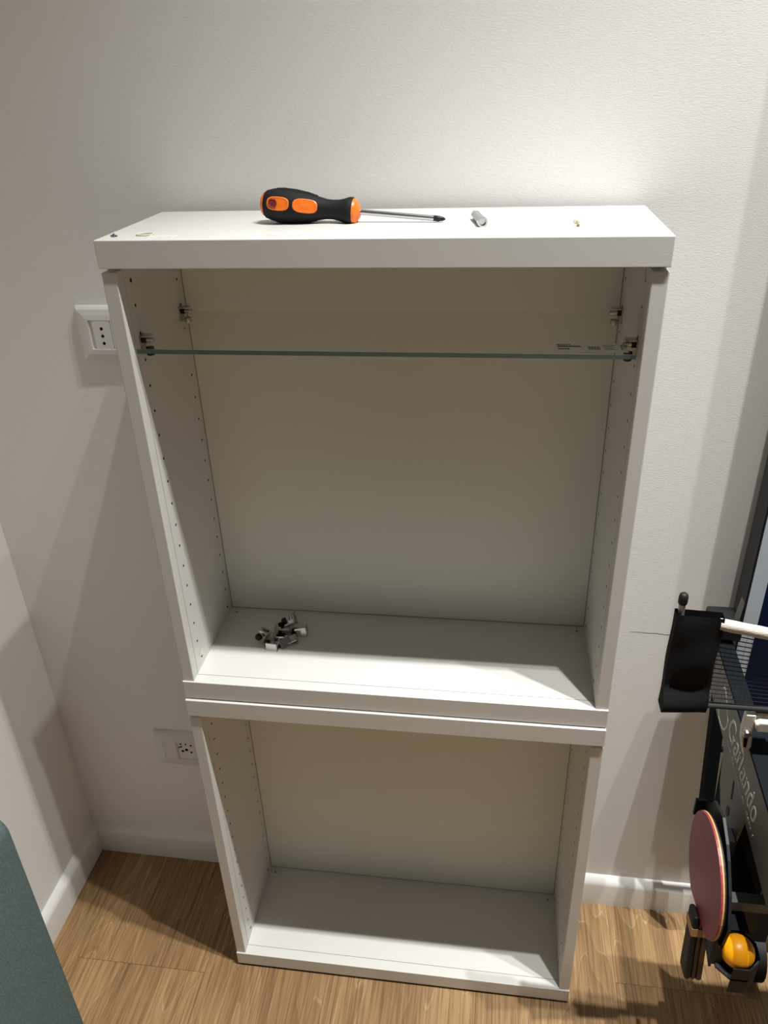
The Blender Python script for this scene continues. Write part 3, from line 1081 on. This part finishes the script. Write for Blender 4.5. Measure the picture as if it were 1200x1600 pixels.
def sleeve(x0, x1):
    bm = bmesh.new()
    nx, nz = 14, 22
    for side in (0, 1):
        g = []
        for j in range(nz + 1):
            v = j / nz
            row = []
            for i in range(nx + 1):
                u = i / nx
                xa = x0 + (x1 - x0) * u
                if x1 > x0:
                    xa += .002 * v * 0 + .0006 * math.sin(9 * v)
                z = (.7550 + (.8930 - .0025 * u - .7550) * v)
                y = YN + (-.0042 if side == 0 else .0085)
                fold = .0022 * math.sin(6.2 * v + 1.2 * u) + .0012 * math.sin(13 * v - 2.5 * u)
                if side == 0:
                    y += fold * (1 - abs(2 * u - 1) ** 3)
                    if v < .22:               # slack pocket at the foot leaning out
                        k = (.22 - v) / .22
                        y -= .012 * math.sin(math.pi * min(1, k * .75)) * (1 - .55 * u)
                row.append(bm.verts.new((xa, y, z)))
            g.append(row)
        for j in range(nz):
            for i in range(nx):
                bm.faces.new((g[j][i], g[j][i + 1], g[j + 1][i + 1], g[j + 1][i]))
        if side == 0:
            g0 = g
    for j in range(nz):
        for i in (0, nx):
            bm.faces.new((g0[j][i], g0[j + 1][i], g[j + 1][i], g[j][i]))
    for i in range(nx):
        bm.faces.new((g0[0][i], g0[0][i + 1], g[0][i + 1], g[0][i]))
    return NO('end_sleeve', bm, M['cloth'], smooth=60)
sleeve(.3435, .3960)
sleeve(XE + .0055, XE - .047)
bm = bmesh.new()
xs = [.393 + k * (XE - .045 - .393) / 120 for k in range(121)]
for a, b in zip(xs, xs[1:]):
    pass
n = 10
rings = []
for k, x in enumerate(xs):
    r = .0074 + .0004 * (k % 2)
    zc = zt_(x) - .0055
    rings.append([bm.verts.new((x, YN + r * .75 * math.cos(2 * math.pi * j / n), zc + r * math.sin(2 * math.pi * j / n))) for j in range(n)])
for a, b in zip(rings, rings[1:]):
    for j in range(n):
        bm.faces.new((a[j], a[(j + 1) % n], b[(j + 1) % n], b[j]))
bm.faces.new(rings[0]); bm.faces.new(rings[-1])
NO('top_tape', bm, M['tape_net'], smooth=60)['label'] = 'cream top tape'
bm = bmesh.new()
cyl(bm, (.392, YN, .7600), (XE - .045, YN, .7585), .0036, 10)
NO('bottom_cord', bm, M['cord'], smooth=60)
bm = bmesh.new()
rows = 18
for j in range(1, rows):
    v = j / rows
    pr = None
    for x in [.392 + k * (XE - .045 - .392) / 24 for k in range(25)] :
        z = zb_(x) + (zt_(x) - .012 - zb_(x)) * v + .0004 * math.sin(x * 90 + j)
        q = Vector((x, YN, z))
        if pr is not None:
            bar(bm, pr, q, .0009, .0009)
        pr = q
x = .398
while x < XE - .05:
    bar(bm, (x, YN, zb_(x)), (x + .0006 * math.sin(x * 300), YN, zt_(x) - .010), .00022, .00022)
    x += .0068
m_ = NO('mesh', bm, M['cord'])
m_['kind'] = 'stuff'
# clamp that carries the post
bm = bmesh.new()
prism(bm, [(.4440, YN - .004, .752), (.4560, YN - .004, .752), (.4560, YN - .004, .730), (.4590, YN - .004, .702), (.4530, YN - .004, .684), (.4450, YN - .004, .712), (.4435, YN - .004, .728)], (0, .010, 0))
cl = NO('clamp_bracket', bm, M['ivory'], bevel=.0015)
bm = bmesh.new()
prism(bm, [(.4540, YN - .010, .743), (.4600, YN - .010, .7465), (.60, YN - .010, .7440), (.60, YN - .010, .7320), (.4580, YN - .010, .7310)], (0, .014, 0))
NO('clamp_arm', bm, M['ivory'], bevel=.002)
bm = bmesh.new()
lathe(bm, (.4490, YN - .003, .7235), (0, -1, 0), [(0, .0052), (.004, .0050), (.0055, .0038)], 16)
NO('clamp_screw', bm, M['nickel'], cl, smooth=40)
bm = bmesh.new()
prism(bm, [(.4475, YN - .0042, .7155), (.4520, YN - .0042, .7155), (.4525, YN - .0042, .700), (.4490, YN - .0042, .702)], (0, -.0006, 0))
NO('clamp_slot', bm, M['hole'], cl)

# lift the whole place so the floor lies at z = 0
for o in list(S.objects):
    if o.parent is None and o.type in ('MESH', 'EMPTY'):
        o.location.z += LIFT
